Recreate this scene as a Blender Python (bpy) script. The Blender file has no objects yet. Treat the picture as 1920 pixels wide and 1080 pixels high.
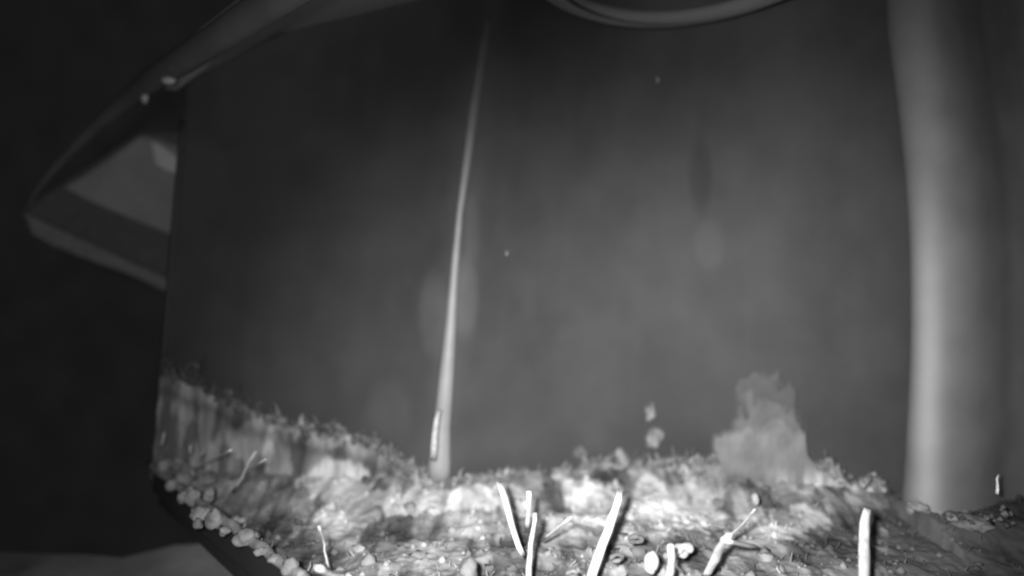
import bpy, bmesh, math, random
import numpy as np
from mathutils import Vector, Matrix
random.seed(7); rng = np.random.default_rng(11)
sc = bpy.context.scene
S = 1.36                      # metres per plan unit
F = 960.0; CAMZ = .22         # plan units; z=0 is the rim / top of the litter bank

def P(px, py, Y):             # point seen at (px,py) at depth Y
    return Vector((Y*(px-960)/F, Y, CAMZ + Y*(540-py)/F))
def PZ(px, py, z):            # point at height z
    return P(px, py, F*(CAMZ-z)/(py-540))

# ------------------------------------------------------------ camera
cd = bpy.data.cameras.new('camera'); cam = bpy.data.objects.new('camera', cd)
sc.collection.objects.link(cam); sc.camera = cam
cam.location = (0, 0, CAMZ*S); cam.rotation_euler = (math.pi/2, 0, 0)
cd.sensor_width = 36; cd.lens = 18; cd.clip_start = .01; cd.clip_end = 5000
cd.dof.use_dof = True; cd.dof.focus_distance = .44*S; cd.dof.aperture_fstop = .85
# ------------------------------------------------------------ sky (night)
w = bpy.data.worlds.new('World'); sc.world = w; w.use_nodes = True
nt = w.node_tree; bg = nt.nodes['Background']
sky = nt.nodes.new('ShaderNodeTexSky'); sky.sky_type = 'NISHITA'; sky.sun_disc = False
sky.sun_elevation = math.radians(25); sky.sun_rotation = math.radians(140)
bw = nt.nodes.new('ShaderNodeRGBToBW')
nt.links.new(sky.outputs[0], bw.inputs[0]); nt.links.new(bw.outputs[0], bg.inputs[0])
bg.inputs[1].default_value = .0036
sl = bpy.data.lights.new('moon', 'SUN'); sl.energy = .004; sl.angle = math.radians(.5)
so = bpy.data.objects.new('moon', sl); sc.collection.objects.link(so)
so.rotation_euler = (math.radians(65), 0, math.radians(140))
# the infrared lamp of the monitoring camera, and an added fill spot after it
ll = bpy.data.lights.new('infrared_or_fill_lamp', 'SPOT'); ll.energy = 42; ll.shadow_soft_size = .012
ll.spot_size = math.radians(126); ll.spot_blend = 1.0
lo = bpy.data.objects.new('infrared_or_fill_lamp', ll); sc.collection.objects.link(lo)
lp = Vector((-.03, 0, CAMZ+.02)); lo.location = lp*S
lo.rotation_euler = (P(1440, 1120, .6)-lp).to_track_quat('-Z', 'Y').to_euler()
l2 = bpy.data.lights.new('infrared_or_fill_lamp', 'SPOT'); l2.energy = 7.5; l2.shadow_soft_size = .012  # added fill spot, brightens the fascia and porch on the left
l2.spot_size = math.radians(120); l2.spot_blend = 1.0
lo2 = bpy.data.objects.new('infrared_or_fill_lamp', l2); sc.collection.objects.link(lo2)
lp2 = Vector((-.045, 0, CAMZ+.02)); lo2.location = lp2*S
lo2.rotation_euler = (P(60, 560, .6)-lp2).to_track_quat('-Z', 'Y').to_euler()
sc.view_settings.view_transform = 'Standard'; sc.view_settings.look = 'None'
sc.view_settings.exposure = 0; sc.view_settings.gamma = 1
sc.render.engine = 'CYCLES'
sc.cycles.filter_width = 2.2 if hasattr(sc.cycles, 'filter_width') else 1.5
sc.cycles.max_bounces = 5

# ------------------------------------------------------------ noise
def hash2(ix, iy, seed):
    n = (ix.astype(np.int64)*374761393 + iy.astype(np.int64)*668265263 + seed*982451653) & 0xffffffff
    n = ((n ^ (n >> 13))*1274126177) & 0xffffffff
    return ((n ^ (n >> 16)) & 0xffff)/65535.0
def vn(x, y, seed=0):
    ix = np.floor(x); iy = np.floor(y); fx = x-ix; fy = y-iy
    fx = fx*fx*(3-2*fx); fy = fy*fy*(3-2*fy)
    a = hash2(ix, iy, seed); b = hash2(ix+1, iy, seed); c = hash2(ix, iy+1, seed); d = hash2(ix+1, iy+1, seed)
    return (a*(1-fx)+b*fx)*(1-fy) + (c*(1-fx)+d*fx)*fy
def fbm(x, y, seed=0, o=4):
    s = 0; a = 1; t = 0
    for k in range(o):
        s = s + a*vn(x*2**k, y*2**k, seed+k*17); t += a; a *= .5
    return s/t
def sstep(a, b, x):
    t = np.clip((x-a)/(b-a), 0, 1); return t*t*(3-2*t)

# ------------------------------------------------------------ materials (all neutral: an infrared picture)
def mat(name, v, rough=.7, spec=.3, noise=None, bump=0, bscale=60, attr=None):
    m = bpy.data.materials.new(name); m.use_nodes = True; n = m.node_tree; b = n.nodes['Principled BSDF']
    b.inputs['Roughness'].default_value = rough; b.inputs['Specular IOR Level'].default_value = spec
    tc = n.nodes.new('ShaderNodeTexCoord')
    t = n.nodes.new('ShaderNodeTexNoise'); t.inputs['Scale'].default_value = bscale; t.inputs['Detail'].default_value = 6
    n.links.new(tc.outputs['Object'], t.inputs['Vector'])
    lo_, hi_ = noise or (.85, 1.15)
    mr = n.nodes.new('ShaderNodeMapRange'); mr.inputs[1].default_value = .3; mr.inputs[2].default_value = .7
    mr.inputs[3].default_value = lo_; mr.inputs[4].default_value = hi_
    n.links.new(t.outputs['Fac'], mr.inputs[0])
    mu = n.nodes.new('ShaderNodeMath'); mu.operation = 'MULTIPLY'
    n.links.new(mr.outputs[0], mu.inputs[0])
    if attr:
        a = n.nodes.new('ShaderNodeAttribute'); a.attribute_name = attr
        n.links.new(a.outputs['Fac'], mu.inputs[1])
    else: mu.inputs[1].default_value = v
    n.links.new(mu.outputs[0], b.inputs['Base Color'])
    if bump:
        bp = n.nodes.new('ShaderNodeBump'); bp.inputs['Strength'].default_value = bump; bp.inputs['Distance'].default_value = .002
        n.links.new(t.outputs['Fac'], bp.inputs['Height']); n.links.new(bp.outputs[0], b.inputs['Normal'])
    return m
M = dict(
    wall=mat('moulded_plastic', .1, .6, .28, (.93, 1.07), .1, 14, 'tone'),
    rib=mat('seam_plastic', .34, .42, .5, (.9, 1.1), .1, 30, 'tone'),
    litter=mat('soiled_litter', .3, .95, .1, (.9, 1.1), .25, 120, 'tone'),
    straw=mat('dry_straw', .92, .6, .3, (.85, 1.02), .4, 120),
    straw_dull=mat('weathered_straw', .72, .7, .3, (.75, 1.1), .4, 120),
    fluff=mat('down_clump', .33, .95, .1, (.5, 1.2), .3, 60),
    husk=mat('pale_husk', .62, .8, .2, (.75, 1.1), .5, 160),
    pellet=mat('chalky_pellet', .9, .8, .2, (.9, 1.05), .4, 120),
    fascia=mat('outer_plastic', .16, .7, .3, (.8, 1.15), .1, 12),
    board=mat('painted_board', .36, .7, .3, (.92, 1.06), .15, 18),
    plate=mat('white_plate', .85, .5, .3, (.97, 1.03), .0, 18),
    dark=mat('dark_plastic', .04, .6, .3, (.9, 1.1), .1, 18),
    wood=mat('weathered_wood', .42, .85, .2, (.6, 1.3), .4, 9),
    ground=mat('night_ground', .5, .95, .1, (.8, 1.2), .3, 3))

# ------------------------------------------------------------ object helpers
def link(name, verts, faces, m, parent=None, smooth=True, tone=None):
    me = bpy.data.meshes.new(name)
    V = np.asarray([tuple(v) for v in verts], dtype=float) if not isinstance(verts, np.ndarray) else verts
    me.from_pydata((V*S).tolist(), [], faces if isinstance(faces, list) else faces.tolist())
    if tone is not None:
        a = me.attributes.new('tone', 'FLOAT', 'POINT'); a.data.foreach_set('value', np.asarray(tone, dtype=np.float32))
    me.materials.append(m)
    if smooth: me.polygons.foreach_set('use_smooth', [True]*len(me.polygons))
    me.update()
    o = bpy.data.objects.new(name, me); sc.collection.objects.link(o)
    if parent: o.parent = parent; o.matrix_parent_inverse = parent.matrix_world.inverted()
    return o
def empty(name, loc=(0, 0, 0)):
    o = bpy.data.objects.new(name, None); o.location = Vector(loc)*S; o.empty_display_size = .05
    sc.collection.objects.link(o); o.matrix_world = Matrix.Translation(Vector(loc)*S); return o
def tag(o, label, cat, group=None, kind=None):
    if label: o['label'] = label
    if cat: o['category'] = cat
    if group: o['group'] = group
    if kind: o['kind'] = kind
    return o
def tube(path, radii, n=10, flat=1.0, cap=True, jit=0):
    """swept tube along path (Vectors) with radius per point"""
    vs = []; fs = []
    prev = None
    for i, p in enumerate(path):
        t = (path[min(i+1, len(path)-1)]-path[max(i-1, 0)]).normalized()
        up = Vector((0, 0, 1)) if abs(t.z) < .9 else Vector((0, -1, 0))
        if prev is not None: up = prev
        a = t.cross(up).normalized(); b = a.cross(t).normalized(); prev = b
        for k in range(n):
            th = 2*math.pi*k/n; r = radii[i]*(1+jit*(random.random()-.5))
            vs.append(p + a*math.cos(th)*r + b*math.sin(th)*r*flat)
    for i in range(len(path)-1):
        for k in range(n):
            fs.append([i*n+k, i*n+(k+1) % n, (i+1)*n+(k+1) % n, (i+1)*n+k])
    if cap:
        fs.append(list(range(n))[::-1]); fs.append([(len(path)-1)*n+k for k in range(n)])
    return vs, fs
def slab(poly, nrm, th):
    """polygon extruded by th along nrm"""
    n = len(poly); vs = list(poly)+[p+nrm*th for p in poly]
    fs = [list(range(n)), list(range(n, 2*n))[::-1]]
    for i in range(n): fs.append([i, i+n, (i+1) % n+n, (i+1) % n])
    return vs, fs
def bevel(o, wd, seg=2):
    b = o.modifiers.new('bevel', 'BEVEL'); b.width = wd*S; b.segments = seg; b.limit_method = 'ANGLE'
def box(x0, x1, y0, y1, z0, z1):
    vs = [Vector((x, y, z)) for z in (z0, z1) for x, y in ((x0, y0), (x1, y0), (x1, y1), (x0, y1))]
    return vs, [[0, 3, 2, 1], [4, 5, 6, 7], [0, 1, 5, 4], [1, 2, 6, 5], [2, 3, 7, 6], [3, 0, 4, 7]]
_ico = None
def lump(c, rx, ry, rz, jit=.35, sub=2, fq=1.6):
    bm = bmesh.new(); bmesh.ops.create_icosphere(bm, subdivisions=sub, radius=1)
    sx, sy = random.random()*50, random.random()*50
    vs = []
    for v in bm.verts:
        p = v.co
        k = 1 + jit*(2*float(fbm(np.array([p.x*fq+sx+p.z*fq*.8]), np.array([p.y*fq+sy-p.z*fq]), 3, 4)[0])-1)*1.6
        vs.append(Vector((c.x+p.x*rx*k, c.y+p.y*ry*k, c.z+p.z*rz*k)))
    bm.verts.ensure_lookup_table()
    fs = [[v.index for v in f.verts] for f in bm.faces]; bm.free()
    return vs, fs

# ------------------------------------------------------------ tone of droppings and litter (albedo of the soiling itself)
BR = [(630,900,60,44,.44),(655,960,48,60,.28),(522,835,12,45,.24),(470,825,60,42,.26),(345,740,40,50,.05),
      (720,930,28,28,.34),(800,945,75,26,.40),(880,925,55,36,.32),(965,930,38,34,.42),(905,985,55,22,.20),
      (1085,915,50,42,.34),(1120,945,35,45,.40),(1220,940,66,40,.42),(1300,942,58,46,.28),(1320,965,45,30,.34),
      (1260,985,50,18,.35),(1430,850,72,40,.05),(1480,895,60,36,.12),(1545,895,42,32,.24),
      (1620,925,34,38,.22),(1490,975,60,30,.34),(1430,1000,40,30,.12),(1060,1000,45,35,.12),(620,1020,70,45,.10),
      (820,1045,90,26,.10),(1180,1020,50,30,.06),(720,845,40,14,.14),(640,812,50,12,.16),(560,790,30,18,.12),
      (500,775,28,14,.10),(1290,862,60,10,.16),(1165,868,12,16,.16),(1093,855,9,12,.18),(1221,779,10,11,.12),
      (1227,822,12,11,.14),(1712,945,24,14,.22),(1785,970,10,10,.16),(1818,982,32,11,.12),(430,745,28,14,.08)]
DK = [(760,1000,50,42,.3),(520,990,60,30,.5),(500,1010,90,24,.4),(600,1050,50,30,.55),(1310,1025,45,40,.5),(1600,985,50,28,.6),
      (1150,890,40,14,.5),(1370,950,20,55,.55),(1480,930,40,16,.5),(740,890,45,26,.5),(700,840,26,18,.3),(1530,1040,60,40,.4),
      (1060,880,30,16,.4),(560,850,22,50,.35),(410,790,40,40,.35),(1400,895,36,26,.5),(1230,890,50,10,.4),(960,1060,60,30,.3)]
WALLLINE = [(0,690),(290,688),(350,706),(430,748),(500,770),(540,790),(640,806),(700,826),(745,858),(800,884),(900,896),
            (1000,890),(1060,880),(1100,866),(1200,872),(1300,856),(1350,858),(1500,862),(1520,874),
            (1550,868),(1590,905),(1610,912),(1640,892),(1660,905),(1690,945),(1740,950),(1800,972),(1920,975),(2600,990)]
def soil_tone(px, py, sx, sy):
    """sx,sy: surface coordinates for the ragged edges"""
    wx = (fbm(sx*55, sy*34, 5, 5)-.5)*90; wy = (fbm(sx*55, sy*34, 9, 5)-.5)*70
    qx = px+wx; qy = py+wy
    t = .18 + .20*sstep(.44, .55, fbm(sx*75, sy*26, 21, 5)) + .10*(fbm(sx*170, sy*40, 23, 3)-.5)
    for cx, cy, rx, ry, v in BR:
        d = ((qx-cx)/rx)**2+((qy-cy)/ry)**2
        t = t + v*(1-sstep(.75, 1.2, d))
    for cx, cy, rx, ry, v in DK:
        d = ((qx-cx)/rx)**2+((qy-cy)/ry)**2
        t = t*(1 - .75*v*(1-sstep(.3, 1.5, d)))
    t = t*(.55+.9*fbm(sx*110, sy*24, 33, 4))
    return np.clip(t, .03, .8)

# ------------------------------------------------------------ outside
g = link('ground', *[list(a) for a in box(-900, 900, -900, 900, -1.7, -1.6)], M['ground'], smooth=False)
g['kind'] = 'structure'
g = link('wall', *[list(a) for a in box(-14, 14, 3.4, 3.6, -1.59, 5)], mat('night_backdrop', .5, .95, .1, (.85, 1.15), .3, 3), smooth=False)  # added backdrop, gives the void beyond one even dark level
g['kind'] = 'structure'
dk = empty('ledge', (-.55, .45, -.16))
tag(dk, 'dim weathered board ledge low outside the open side, at the bottom left corner', 'ledge')
edge = [PZ(-260, 1010, -.13), PZ(0, 1036, -.13), PZ(160, 1040, -.13), PZ(230, 1046, -.13), PZ(330, 1022, -.13), PZ(420, 1018, -.13), PZ(620, 1010, -.13),
        Vector((-.1, .2, -.13)), Vector((-.9, .2, -.13))]
o = link('board', *slab(edge, Vector((0, 0, -1)), .03), M['wood'], dk, smooth=False)
for x in (-.7, -.22):
    link('bracket', *box(x-.012, x+.012, .3, .55, -.2, -.162), M['wood'], dk, smooth=False)

# ------------------------------------------------------------ nest box shell
nb = empty('nest_box', (.1, .35, -.06))
tag(nb, 'open-fronted moulded plastic nest box with smooth grey walls soiled along the base', 'nest box')
# wall columns: (X, Y) at z=0, and shift of X per unit z
COL = [(-.447,.640,.085),(-.36,.632,.06),(-.24,.622,.09),(-.13,.602,.11),(-.088,.580,.118),(-.045,.606,.11),(.03,.632,.08),(.11,.640,.05),
       (.19,.630,.02),(.27,.608,.0),(.34,.586,-.02),(.40,.570,-.04),(.46,.558,-.05),(.56,.574,-.05)]
COL2 = [(.425,.555,-.03),(.410,.540,-.03),(.408,.528,-.03),(.417,.517,-.03),(.430,.510,-.035),(.447,.509,-.04),(.465,.513,-.04),(.49,.524,-.04),(.53,.545,-.04),(.60,.562,-.05),(.69,.5,-.05),(.72,.3,-.05),(.70,0,-.05),(.66,-.19,-.05),(.5,-.205,-.03)]
def spline(cols, n):
    c = np.array(cols, dtype=float); d = np.r_[0, np.cumsum(np.hypot(*np.diff(c[:, :2], axis=0).T))]
    # Catmull-Rom on chord length
    u = np.linspace(0, d[-1], n); out = np.zeros((n, 3))
    tang = np.gradient(c, d, axis=0)
    i = np.clip(np.searchsorted(d, u, 'right')-1, 0, len(d)-2)
    h = d[i+1]-d[i]; t = ((u-d[i])/h)[:, None]; h = h[:, None]
    out = (2*t**3-3*t**2+1)*c[i] + (t**3-2*t**2+t)*h*tang[i] + (-2*t**3+3*t**2)*c[i+1] + (t**3-t**2)*h*tang[i+1]
    du = u[1]-u[0]; sg = .03 if len(cols) != len(COL2) else .006
    kk = int(3*sg/du)
    if kk > 1:
        ker = np.exp(-.5*(np.arange(-kk, kk+1)*du/sg)**2); ker /= ker.sum()
        for j in range(3):
            q = np.r_[2*out[0, j]-out[kk:0:-1, j], out[:, j], 2*out[-1, j]-out[-2:-kk-2:-1, j]]
            out[:, j] = np.convolve(q, ker, 'valid')
    return u, out
def wallgrid(name, cols, n, zs, bulge=0, base=.10, soil_and_halo=True, edge_r=0):
    u, c = spline(cols, n); Z, U = np.meshgrid(zs, u, indexing='ij')
    if soil_and_halo and len(cols) != len(COL2):
        top = np.interp(c[:, 0], [-.45, -.33, -.2], [.475, .53, .62])[None, :]; Z = np.where(Z > .2, .2+(Z-.2)*(top-.2)/.42, Z)
    if soil_and_halo and len(cols) != len(COL2): Z = np.maximum(Z, np.interp(c[:, 0], [-.45, -.40], [-.006, -.06])[None, :])
    X = c[None, :, 0] + c[None, :, 2]*Z + bulge*np.sin(np.clip(Z/.5, 0, 1)*math.pi); Y = np.repeat(c[None, :, 1], len(zs), 0)
    X, Y = X.copy(), Y.copy()
    if len(cols) == len(COL2):                  # the ridge leans back and melts into the wall towards the top
        dy = .022*np.clip((Z-.2)/.4, 0, 1)**1.5; X = X*(1+dy*.9/Y); Y = Y+dy
    # dome: walls bend inward towards the ceiling
    k = np.clip((Z-.47)/.15, 0, 1)**3*.25
    X = X+(.15-X)*k; Y = Y+(.2-Y)*k
    px = 960+F*X/np.maximum(Y, .05); py = 540+F*(CAMZ-Z)/np.maximum(Y, .05)
    tone = base*(1+.5*(fbm(U*9, Z*4, 41, 3)-.5)+.13*(fbm(U*60, Z*6, 43, 3)-.5)+.3*(fbm(U*30, Z*30, 44, 4)-.5)) * np.ones_like(X)
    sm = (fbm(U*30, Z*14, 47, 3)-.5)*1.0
    for cx, cy, rx, ry, v in ((815,590,28,70,.035),(872,560,24,75,.045),(885,440,14,70,.02),(1312,330,22,60,-.022),(1330,460,26,40,.02),(730,770,40,60,.02),(350,330,60,80,.01)):  # smudges, plus the rib's specular halo painted in as paler patches
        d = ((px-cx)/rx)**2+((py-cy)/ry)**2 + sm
        if soil_and_halo: tone = tone + v*(1-sstep(.2, 1.8, d))
    if len(cols) == len(COL2): tone = tone + (.17*np.exp(-((px-1738)/26)**2)*(.1+.9*sstep(260, 680, py)))   # bright streak of the ridge painted into the tone, weaker upwards
    if soil_and_halo:
        line = np.interp(px, [a for a, _ in WALLLINE], [b for _, b in WALLLINE])
        rag = (fbm(U*75, Z*30, 51, 5)-.5)*62
        m = sstep(-3, 6, py-line+rag)
        pm = 0*px
        wx = (fbm(U*60, Z*30, 55, 4)-.5)*60; wy = (fbm(U*60, Z*30, 57, 4)-.5)*60
        for cx, cy, rx, ry, v in ((1434,760,52,62,.28),(1436,800,60,56,.55),(1440,830,70,50,.8),(1432,850,92,58,1),(1485,880,58,48,1),(1545,900,40,30,.9)):   # splash thinning out upwards
            d = ((px+wx-cx)/rx)**2+((py+wy-cy)/ry)**2
            q = (1-sstep(.7, 1.2, d))*v; m = np.maximum(m, q); pm = np.maximum(pm, (q > 0)*1.)
        st = soil_tone(px, py, U, Z*.55)
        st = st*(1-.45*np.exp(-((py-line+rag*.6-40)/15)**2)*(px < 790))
        pw = pm*(1-sstep(862, 915, py)); st = st*(1-pw)+pw*.25*(.7+.6*fbm(U*60, Z*45, 58, 4))
        # lone flecks above the line
        fl = fbm(U*75, Z*70, 61, 3)
        for cx, cy, r in ((1219,778,12),(1226,822,12),(1093,853,11),(425,735,10),(1165,862,15)):
            d = np.hypot(px-cx, (py-cy)*.9)/r + (fl-.5)*2.4
            m = np.maximum(m, (1-sstep(.55, 1.15, d))*.8)
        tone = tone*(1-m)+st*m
        # relief of the crust
        off = m*.0012*(fbm(U*120, Z*60, 71, 3))*1.5 + m*.0014
        Y = Y-off*1.6
    V = np.stack([X, Y, Z], -1).reshape(-1, 3); nz, nu = Z.shape
    idx = np.arange(nz*nu).reshape(nz, nu)
    Fc = np.stack([idx[:-1, :-1], idx[:-1, 1:], idx[1:, 1:], idx[1:, :-1]], -1).reshape(-1, 4)
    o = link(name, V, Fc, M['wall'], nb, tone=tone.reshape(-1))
    s = o.modifiers.new('solid', 'SOLIDIFY'); s.thickness = .008*S; s.offset = -1 
    return o
ZS = np.r_[np.linspace(-.06, .16, 190), np.linspace(.165, .62, 50)]
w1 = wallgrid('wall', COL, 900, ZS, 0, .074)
w1['label'] = 'wide back wall between the open side and the right hand ridge'
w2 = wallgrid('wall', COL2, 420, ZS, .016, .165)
w2['label'] = 'paler right wall bulging forward with a lit vertical edge'
# ceiling
cl = []
M['ceil'] = mat('ceiling_plastic', .2, .6, .3)
for c_ in (COL, COL2):
    u, c = spline(c_, 60)
    for a in c:
        k = .25; X = a[0]+a[2]*.62; cl.append(Vector((X+(.15-X)*k, a[1]+(.2-a[1])*k, .612)))
ce = link('ceiling', *slab(cl, Vector((0, 0, 1)), .012), M['wall'], nb, smooth=False, tone=[.06]*(2*len(cl)))
# vertical seam rib
def interp_path(pts, n):
    out = []
    for i in range(n):
        t = i/(n-1)*(len(pts)-1); k = min(int(t), len(pts)-2); out.append(pts[k].lerp(pts[k+1], t-k))
    return out
rp = [(823,893,.585,.019),(829,800,.583,.0135),(838,700,.583,.0115),(846,600,.583,.0085),(853,500,.583,.0065),(862,400,.583,.005),(876,300,.583,.007),(889,200,.583,.0085),(905,100,.583,.009),(922,0,.58,.009),(940,-110,.57,.009)]
pth = interp_path([P(a, b, y+.004+.006*(540-min(b,540))/540) for a, b, y, r in rp], 41)
rad = [float(np.interp(i/40*(len(rp)-1), range(len(rp)), [r for *_, r in rp]))*.74 for i in range(41)]
link('corner_rib', *tube(pth, rad, 16), M['rib'], nb, tone=[float(np.interp(i//16, [0, 10, 20, 28, 40], [.38, .38, .36, .17, .09])) for i in range(41*16)])  # pale seam; the highlight's fade towards the top is put into the tone
# round collar under the ceiling
def ring(c, R, r, n=72, m=12, sq=1.0):
    vs = []; fs = []
    for i in range(n):
        a = 2*math.pi*i/n
        for k in range(m):
            b = 2*math.pi*k/m
            vs.append(Vector((c.x+(R+r*math.cos(b))*math.cos(a), c.y+(R+r*math.cos(b))*math.sin(a), c.z+r*sq*math.sin(b))))
    for i in range(n):
        for k in range(m):
            fs.append([i*m+k, ((i+1) % n)*m+k, ((i+1) % n)*m+(k+1) % m, i*m+(k+1) % m])
    return vs, fs
col = link('vent_collar', *ring(Vector((.158, .425, .522)), .150, .013, sq=.6), mat('collar_plastic', .27, .7, .2, (.9, 1.1), .1, 12), nb)
cvs, cfs = [], []
for i in range(72):
    a = 2*math.pi*i/72
    for z in (.512, .618):
        cvs.append(Vector((.165+.145*math.cos(a), .425+.145*math.sin(a), z)))
for i in range(72):
    j = (i+1) % 72; cfs.append([2*i, 2*j, 2*j+1, 2*i+1])
link('sleeve', cvs, cfs, M['fascia'], col)
# floor tray under the litter
ln = lambda t: Vector((-.452+t*(.52+.452), .638+t*(-.19-.638), 0))      # the open front, far left to near right
fp = [Vector((-.452, .655, -.045)), Vector((.45, .68, -.06)), Vector((.72, .52, -.06)), Vector((.72, -.19, -.06)), Vector((.52, -.19, -.06))]
link('floor_tray', *slab(fp, Vector((0, 0, -1)), .012), M['dark'], nb, smooth=False)
fw = [ln(.01), ln(1), ln(1)+Vector((0, 0, -.03)), ln(.01)+Vector((0, 0, -.03))]
link('front_skirt', *slab(fw, Vector((.65, .76, 0)), .002), M['dark'], nb, smooth=False)
fl_ = [ln(i/80)+Vector((random.uniform(-1, 1)*.0012, 0, random.uniform(-1, 1)*.0015)) for i in range(81)]
link('front_lip', *tube(fl_, [.0042]*81, 8, jit=.3), M['fluff'], nb)
# roof fascia over the open front and corner gusset
fa = [P(760, -120, .335), P(580, -18, .385), P(470, 48, .45), P(380, 104, .53), P(300, 152, .62), P(235, 200, .69), P(175, 250, .73), P(110, 315, .75), P(62, 372, .76), P(44, 408, .765)]
fa = interp_path(fa, 46)
fr = [float(np.interp(i, [0, 12, 22, 32, 40, 45], [.011, .012, .012, .006, .003, .002])) for i in range(46)]
link('roof_fascia', *tube([p+Vector((0, .004, .012)) for p in fa], fr, 14, flat=1.25), M['fascia'], nb)
rf = [P(760, -120, .335)+Vector((0, 0, .02)), P(380, 104, .53)+Vector((0, 0, .02)), P(270, 180, .655)+Vector((0, 0, .015)), Vector((-.43, .655, .472)), Vector((-.30, .645, .535)), Vector((-.17, .66, .63)), Vector((.2, .72, .66)), Vector((.74, .5, .66)), Vector((.74, -.2, .60)), Vector((.5, -.2, .5))]
link('roof', *slab(rf, Vector((0, 0, 1)), .01), M['board'], nb, smooth=False)
# soft jamb roll closing the left edge of the back wall
jb = [Vector((-.447+.085*z, .640, z)) for z in np.linspace(-.004, .43, 20)]
link('jamb', *tube(jb, [.004]*20, 8), mat('jamb_plastic', .05, .6, .4), nb)
for (a, b, Y, rx, rz) in ((316, 151, .585, .0085, .0048), (271, 184, .62, .0042, .006)):
    vs, fs = lump(P(a, b, Y), rx, .004, rz, .25)
    link('screw_cap', vs, fs, mat('screw_metal', .42, .5, .5), nb)

# ------------------------------------------------------------ side porch seen past the jamb
ph = empty('side_porch', (-.64, .8, .2))
tag(ph, 'dim grey side porch outside the open left edge, triangular board above a rail', 'porch')
tri = [P(118, 352, .78), P(160, 328, .79), P(215, 290, .80), P(262, 256, .81), P(300, 262, .83), P(370, 290, .86), P(360, 456, .86), P(304, 434, .83), P(240, 408, .81), P(170, 378, .79)]
o = link('board', *slab(tri, Vector((.2, 1, 0)).normalized(), .012), M['board'], ph, smooth=False); bevel(o, .002)
pl = [P(283, 264, .79), P(300, 272, .79), P(340, 300, .79), P(336, 328, .79), P(316, 321, .79), P(292, 308, .79)]
o = link('plate', *slab(pl, Vector((0, 1, 0)), .005), M['plate'], ph, smooth=False); bevel(o, .001)
ra = [P(42, 398, .76), P(90, 420, .77), P(150, 448, .78), P(250, 494, .80), P(400, 560, .84), P(400, 590, .84), P(250, 518, .80), P(150, 482, .78), P(95, 460, .77), P(58, 438, .76)]
o = link('rail', *slab(ra, Vector((.1, 1, 0)).normalized(), .014), mat('rail_paint', .26, .7, .2), ph, smooth=False); bevel(o, .003)
bk = [P(40, 398, .80), P(262, 250, .83), P(420, 250, .89), P(420, 590, .89), P(250, 505, .85)]
link('back_board', *slab(bk, Vector((.1, 1, 0)).normalized(), .006), mat('dark_board', .16, .8, .2), ph, smooth=False)  # darker backing board behind the triangular one

# ------------------------------------------------------------ litter bed
def floor_h(X, Y):
    d = (X+1.165*Y-.2965)/1.535               # distance behind the open front
    # distance to the back wall (rough)
    _, c = spline(COL, 60); bx = c[:, 0]; by = c[:, 1]
    yw = np.interp(X, bx, by, left=.64, right=.57); yw = np.where(X > .41, .52-.3*(X-.41), yw)
    dw = yw-Y
    z = -.028 + .024*(1-sstep(0, .075, dw)) + .022*(1-sstep(0, .03, d))
    return z
nx, ny = 620, 330
gx = np.linspace(-.46, .66, nx); gy = .24+.43*np.linspace(0, 1, ny)**.9
X, Y = np.meshgrid(gx, gy)
ymin = (.2965-X)/1.165+.001
Y = np.maximum(Y, np.minimum(ymin, .665))
Z = floor_h(X, Y)
n1 = fbm(X*34, Y*40, 81, 5)-.5; n2 = fbm(X*120, Y*110, 91, 3)-.5
Z = Z + .013*n1 + .0035*n2
px = 960+F*X/Y; py = 540+F*(CAMZ-Z)/Y
T = soil_tone(px, py, X, Y*.8)
T *= np.clip(1.05+ n1*1.5+n2*.3, .5, 1.4)
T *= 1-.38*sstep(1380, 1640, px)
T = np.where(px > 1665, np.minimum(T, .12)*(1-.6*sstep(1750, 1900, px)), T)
Vv = np.stack([X, Y, Z], -1).reshape(-1, 3); idx = np.arange(nx*ny).reshape(ny, nx)
Fc = np.stack([idx[:-1, :-1], idx[:-1, 1:], idx[1:, 1:], idx[1:, :-1]], -1).reshape(-1, 4)
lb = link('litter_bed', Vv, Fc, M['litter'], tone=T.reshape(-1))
tag(lb, 'matted pale and grey litter with droppings covering the nest box floor', 'litter', kind='stuff')

# crumbs, flakes and tufts lying in it
cv, cf, ct = [], [], []
def add_bit(c, r, tone, blade=False):
    b = len(cv)
    if blade:
        l = r*random.uniform(2.5, 5); a = random.uniform(-.7, .7); wd = r*random.uniform(.35, .7)
        d = Vector((math.sin(a), random.uniform(-.4, .2), math.cos(a)))*l
        s = Vector((wd, random.uniform(-.3, .3)*wd, 0)); m = c+d*.55+Vector((random.uniform(-1, 1)*wd, 0, 0))
        th = Vector((0, wd*.5, 0))
        cv.extend([c-s, c+s, m+s*.8, c+d, m-s*.8, c+th, m+th]); ct.extend([tone]*7)
        cf.extend([[b, b+1, b+2, b+4], [b+4, b+2, b+3], [b+1, b+5, b+6, b+2], [b+5, b, b+4, b+6], [b+2, b+6, b+3], [b+6, b+4, b+3]])
    else:
        rx, ry, rz = r*random.uniform(.7, 1.5), r*random.uniform(.5, 1.1), r*random.uniform(.5, 1.3)
        n = 5; ang = random.random()*6
        for k in range(n):
            q = ang+2*math.pi*k/n; kk = random.uniform(.75, 1.2)
            cv.append(c+Vector((math.cos(q)*rx*kk, math.sin(q)*ry*kk, random.uniform(-.2, .2)*rz)))
        cv.append(c+Vector((random.uniform(-.2, .2)*rx, 0, rz))); cv.append(c-Vector((0, 0, rz)))
        ct.extend([tone*random.uniform(.9, 1.1)]*7)
        for k in range(n):
            cf.append([b+k, b+(k+1) % n, b+5]); cf.append([b+(k+1) % n, b+k, b+6])
Zf = Z.reshape(-1); Tf = T.reshape(-1); Xf = X.reshape(-1); Yf = Y.reshape(-1)
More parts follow.
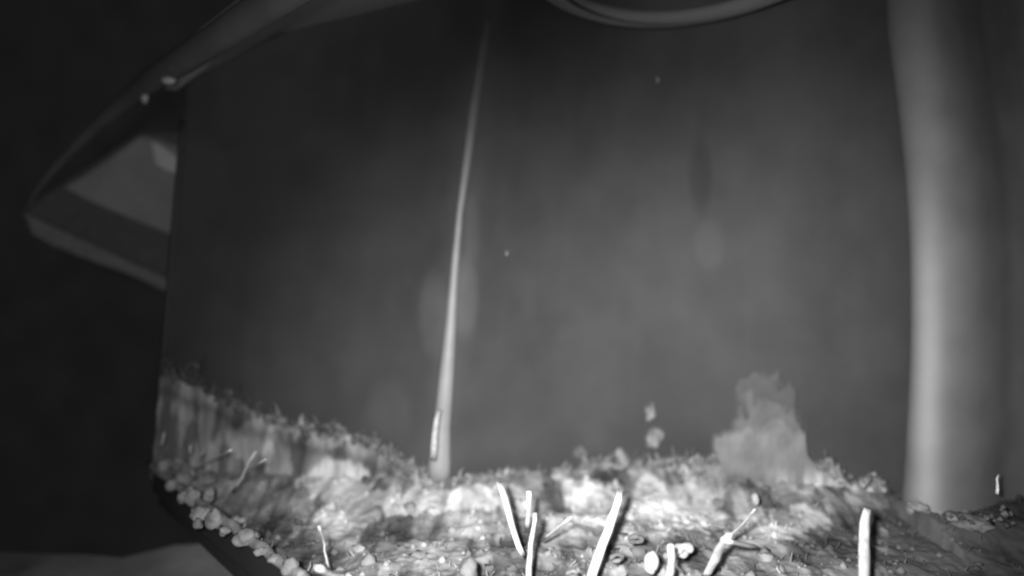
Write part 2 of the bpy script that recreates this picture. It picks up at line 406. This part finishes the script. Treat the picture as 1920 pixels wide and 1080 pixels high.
ok = np.where(Xf+1.165*Yf > .30)[0]
for i in rng.choice(ok, 1900):
    r = random.choice((.0012, .0018, .0018, .0028, .004))
    add_bit(Vector((Xf[i], Yf[i], Zf[i]+r*.3)), r, float(np.clip(Tf[i]*random.uniform(.6, 1.5), .04, .9)))
for i in rng.choice(ok, 800):
    add_bit(Vector((Xf[i], Yf[i], Zf[i])), random.uniform(.0012, .0025), float(np.clip(Tf[i]*random.uniform(.7, 1.5), .04, .9)), True)
for i in rng.choice(ok, 230):                # larger matted tufts
    if Tf[i] < .16: continue
    r = random.uniform(.0035, .0075)
    vs, fs = lump(Vector((Xf[i], Yf[i], Zf[i])), r*random.uniform(.7, 1.3), r*.8, r*random.uniform(.5, 1.1), .7, 2, 1.9)
    b0 = len(cv); cv.extend(vs); ct.extend([float(np.clip(Tf[i]*random.uniform(.7, 1.15), .05, .7))]*len(vs)); cf.extend([[q+b0 for q in f] for f in fs])
# the ragged upper rim of crust clinging to the left of the back wall
u_, cc = spline(COL, 400)
for k in range(760):
    a = random.randrange(2, 396); x, y = cc[a, 0], cc[a, 1]
    pxx = 960+F*x/y
    if pxx > 1660: continue
    lnv = np.interp(pxx, [q for q, _ in WALLLINE], [q for _, q in WALLLINE]) + random.gauss(6, 8)
    if 1340 < pxx < 1530: continue
    z = CAMZ-(lnv-540)*y/F
    x2 = x+cc[a, 2]*z
    tn = (.14 if pxx < 480 else .24 if pxx < 800 else .3)*random.uniform(.6, 1.3)
    add_bit(Vector((x2, y-.004, z)), random.uniform(.0015, .0056), tn, random.random() < .3)
# soiled scraps along the right wall
for k in range(60):
    x = random.uniform(.41, .56); y = .51-.1*(x-.41)+random.uniform(-.02, .0)
    add_bit(Vector((x, y-.01, CAMZ-(965+random.gauss(0, 8)-540)*y/F)), random.uniform(.0015, .004), random.uniform(.06, .16))
cr = link('litter_crumbs', cv, cf, M['litter'], tone=ct, smooth=True)
tag(cr, 'loose crumbs, flakes and down tufts scattered over the soiled litter', 'debris', kind='stuff')

# ------------------------------------------------------------ clumps strung along the open front rim
CL = [(309,882,15,17,'topmost clump at the far left end of the beaded rim'),
      (321,909,10,11,'small dim clump just below the topmost rim clump'),
      (344,900,13,14,'dim grey clump just inside the rim, left of the round pale pair'),
      (354,925,11,13,'grey clump on the rim below the dim inner clump'),
      (350,889,12,14,'rounded clump where the thin leaning stalk touches the rim'),
      (386,898,16,13,'wide pale clump set inside the rim beside the leaning stalk'),
      (392,928,9,13,'small ragged clump hanging below the wide pale inner clump'),
      (341,933,9,9,'small dark grey crumb on the outer side of the rim'),
      (362,934,12,16,'tall oval clump standing on the upper rim'),
      (376,962,15,14,'rounded clump midway down the upper rim'),
      (371,982,8,11,'ragged wisp hanging under the rounded rim clump'),
      (404,974,16,17,'large round pale clump half way along the rim'),
      (421,996,11,9,'flat clump directly below the large round pale clump'),
      (463,1008,23,16,'largest pale clump where the bare lip begins'),
      (489,1034,11,8,'flat flake under the lip right of the largest clump'),
      (514,1048,12,8,'elongated clump on the lower lip'),
      (543,1064,15,15,'bright round clump near the bottom end of the rim'),
      (566,1078,10,8,'lowest clump of the rim at the bottom edge of the picture')]
for (a, b, rx, rz, lab) in CL:
    c = PZ(a, b, 0.002); k = c.y/F
    vs, fs = lump(c, rx*k*.95, rx*k*.8, rz*k*.95, .45, 3, 1.5)
    o = link('debris_clump', vs, fs, M['fluff'])
    tag(o, 'fluffy grey debris, '+lab, 'clump', 'debris clumps along the open rim')

# ------------------------------------------------------------ stalks and straws
def stalk(pts, wpx, m, label, name='straw', cat='straw', flat=.45, taper=1.0, group='straws lying in the litter', parent=None, n=10, wob=.0004, lift=.036):
    """pts: (px,py,z or ('Y',depth))"""
    if not isinstance(pts[0][2], tuple) and lift:      # the stalk stands up out of the litter, foot in it
        n0 = len(pts); pts = [(a, b, z+lift*(1-i/(n0-1))) for i, (a, b, z) in enumerate(pts)]
    V = [P(a, b, z[1]) if isinstance(z, tuple) else PZ(a, b, z) for a, b, z in pts]
    pth = interp_path(V, 4*(len(V)-1)+1)
    pth = [p+Vector((random.uniform(-1, 1), random.uniform(-1, 1), random.uniform(-1, 1)))*wob for p in pth]
    N = len(pth)
    bow = random.uniform(-.0022, .0022); bs = random.uniform(-.001, .001)
    pth = [p+Vector((bow*math.sin(math.pi*i/(N-1))+bs*math.sin(2*math.pi*i/(N-1)), 0, 0)) for i, p in enumerate(pth)]
    wl = wpx if isinstance(wpx, (list, tuple)) else (wpx, wpx*taper)
    rd = []
    for i, p in enumerate(pth):
        wv = np.interp(i/(N-1), np.linspace(0, 1, len(wl)), wl)
        rd.append(wv*.5*p.y/F*(1+.10*random.uniform(-1, 1)))
    vs, fs = tube(pth, rd, n, flat)
    # hollow, split ends
    b = len(vs); f0 = fs[-2:]; fs = fs[:-2]
    for end, base in ((0, 0), (1, (N-1)*n)):
        ctr = sum((vs[base+k] for k in range(n)), Vector())/n
        t = (pth[1]-pth[0] if end == 0 else pth[-2]-pth[-1]).normalized()
        ring_i = len(vs)
        for k in range(n): vs.append(ctr+(vs[base+k]-ctr)*.62+t*.001)
        for k in range(n):
            q = [base+k, base+(k+1) % n, ring_i+(k+1) % n, ring_i+k]
            fs.append(q if end else q[::-1])
        inn = len(vs); vs.append(ctr+t*.006)
        for k in range(n): fs.append([ring_i+k, ring_i+(k+1) % n, inn] if end else [ring_i+(k+1) % n, ring_i+k, inn])
    o = link(name, vs, fs, m, parent)
    if parent is None: tag(o, label, cat, group)
    return o
st, sd = M['straw'], M['straw_dull']
stalk([(935,903,.012),(957,972,.006),(981,1043,-.004)], (12,13,11), st, 'bright straw slanting down to the right, longest of the cluster right of the seam rib')
stalk([(992,922,.012),(988,998,.0)], 9, st, 'short upright bright straw just right of the long slanting one')
stalk([(1003,960,.006),(998,1020,0),(992,1110,-.008)], (8,9,11), sd, 'slim dull straw running off the bottom edge below the short upright one')
stalk([(1070,971,.002),(1018,1013,-.004)], (7,10), st, 'short bright straw lying crosswise, rising to the right left of the thickest straw')
stalk([(1163,918,.014),(1140,995,.006),(1103,1105,-.004)], (13,17,17), st, 'long thick white straw slanting down left to the bottom edge at centre right')
stalk([(1257,1022,.0),(1250,1112,-.008)], (12,14), st, 'thick upright bright straw stub between the white pellet and the ring husk')
stalk([(1627,954,.012),(1623,1010,.008),(1618,1115,0)], (15,21,22), sd, 'wide pale upright stalk standing alone in front of the right ridge')
stalk([(479,847,.014),(436,924,.0)], (6,5), sd, 'thin bright stalk at left slanting down to the left')
stalk([(497,862,.012),(455,888,.006)], (5,6), sd, 'thin dull stalk crossing behind the bright slanting stalk at left')
stalk([(433,844,.014),(400,858,.01),(362,879,.004)], (5,6,5), st, 'thin stalk at left reaching down to the beaded rim')
stalk([(598,987,.0),(611,1020,-.004),(617,1068,-.006)], (5,4,4), sd, 'thin bent stalk kinked in the middle near the bottom left of the litter')
stalk([(597,1064,.004),(645,1090,.004)], (14,18), st, 'thick bright chip at the bottom edge under the thin bent stalk')
stalk([(1258,1050,.001),(1277,1073,-.002)], (5,6), st, 'tiny bright sliver leaning on the thick stub')
stalk([(824,768,('Y',.560)),(811,862,('Y',.555))], (8,12), M['husk'], 'pale flat stalk leaning upright against the foot of the seam rib')
stalk([(1873,888,('Y',.47)),(1868,926,('Y',.465))], (3,5), sd, 'thin short stalk standing at the far right edge by the right wall')
stalk([(309,810,('Y',.60)),(301,838,('Y',.60))], (3,3), sd, 'fine pale fibre on the soiled wall at the far left', 'fibre', 'fibre', group='fine fibres at the far left')
stalk([(358,836,('Y',.59)),(356,852,('Y',.59))], (4,3), sd, 'tiny upright fibre left of its dimmer twin above the beaded rim', 'fibre', 'fibre', group='fine fibres at the far left')
stalk([(379,842,('Y',.585)),(377,856,('Y',.585))], (3,3), sd, 'tiny dimmer upright fibre nearest the thin stalk reaching the rim', 'fibre', 'fibre', group='fine fibres at the far left')
stalk([(1231,144,('Y',.62)),(1232,153,('Y',.62))], (3,3), st, 'tiny white fibre stuck high on the back wall below the collar', 'fibre', 'fibre', group=None)
stalk([(948,472,('Y',.60)),(949,480,('Y',.60))], (5,5), sd, 'tiny dull speck stuck on the back wall right of the seam rib', 'fibre', 'fibre', group=None)
fk = empty('forked_twig', PZ(1366, 1010, 0))
tag(fk, 'forked pale twig with a thin tip and a short flat side branch', 'twig')
stalk([(1414,956,.010),(1388,985,.008),(1362,1010,.004)], (5,8,12), sd, None, 'tip', parent=fk)
stalk([(1366,1004,.004),(1345,1036,.0),(1322,1082,-.006)], (14,20,18), sd, None, 'stem', parent=fk)
stalk([(1360,1012,.004),(1390,1022,.002),(1416,1024,.0)], (16,16,10), st, None, 'branch', parent=fk)

# ------------------------------------------------------------ husks and pellets
def husk(a, b, R, r, z, m, label, name='ring_husk', cat='husk', tilt=1.0, group='ring shaped husks in the litter'):
    c = PZ(a, b, z); k = c.y/F; vs = []; fs = []; n, mm = 26, 10
    ph_ = random.random()*6
    for i in range(n):
        t = 2*math.pi*i/n; RR = R*k*(1+.12*math.sin(2*t+ph_)+.05*math.sin(5*t)); rr = r*k*(1+.25*math.sin(3*t+ph_))
        for j in range(mm):
            q = 2*math.pi*j/mm; rad_ = RR+rr*math.cos(q)
            x_ = rad_*math.cos(t); y_ = rad_*math.sin(t); z_ = rr*math.sin(q)
            vs.append(c+Vector((x_, z_*math.sin(tilt)-y_*math.cos(tilt), y_*math.sin(tilt)+z_*math.cos(tilt))))
    for i in range(n):
        for j in range(mm):
            fs.append([i*mm+j, ((i+1) % n)*mm+j, ((i+1) % n)*mm+(j+1) % mm, i*mm+(j+1) % mm])
    o = link(name, vs, fs, m); tag(o, label, cat, group); return o
husk(1281, 1031, 10, 8.0, .004, M['husk'], 'fat pale ring husk with a small hole right of the thick stub')
husk(1156, 1046, 10.5, 3.4, .002, M['fluff'], 'open thin ring husk right of the long thick white straw')
husk(1192, 1011, 10, 4.2, .002, mat('dull_husk', .24, .9, .1), 'faint grey ring husk above the white pellet')
husk(1072, 1076, 9, 2.6, .002, M['fluff'], 'small thin ring husk at the bottom edge left of the thick white straw')
husk(361, 694, 12, 3.5, .118, mat('dull_curl', .13, .9, .1), 'dim curled wisp on top of the crust at the far left', 'curled_wisp', 'wisp', 1.4, None)
def pel(a, b, rx, rz, z, m, label, jit=.25):
    c = PZ(a, b, z); k = c.y/F
    vs, fs = lump(c, rx*k, rx*k, rz*k, jit, 3)
    return tag(link('pellet', vs, fs, m), label, 'pellet', 'pellets in the litter')
pel(1222, 1054, 13, 21, .004, M['pellet'], 'bright white teardrop pellet left of the thick stub', .2)
pel(878, 1067, 17, 19, .004, M['fluff'], 'round pale pellet at the bottom edge left of the straw cluster', .3)
pel(1416, 936, 7, 11, .008, M['husk'], 'small pale oval pellet above the tip of the forked twig')
pel(1721, 950, 17, 9, .0, M['fluff'], 'grey scrap at the foot of the bright right ridge', .5)
pel(1784, 971, 9, 8, .0, mat('dull_pellet', .25, .9, .1), 'small round grey scrap by the right wall', .3)
pel(1822, 980, 27, 10, -.004, mat('dim_pellet', .16, .9, .1), 'flat dim scrap by the right wall, farthest right', .5)
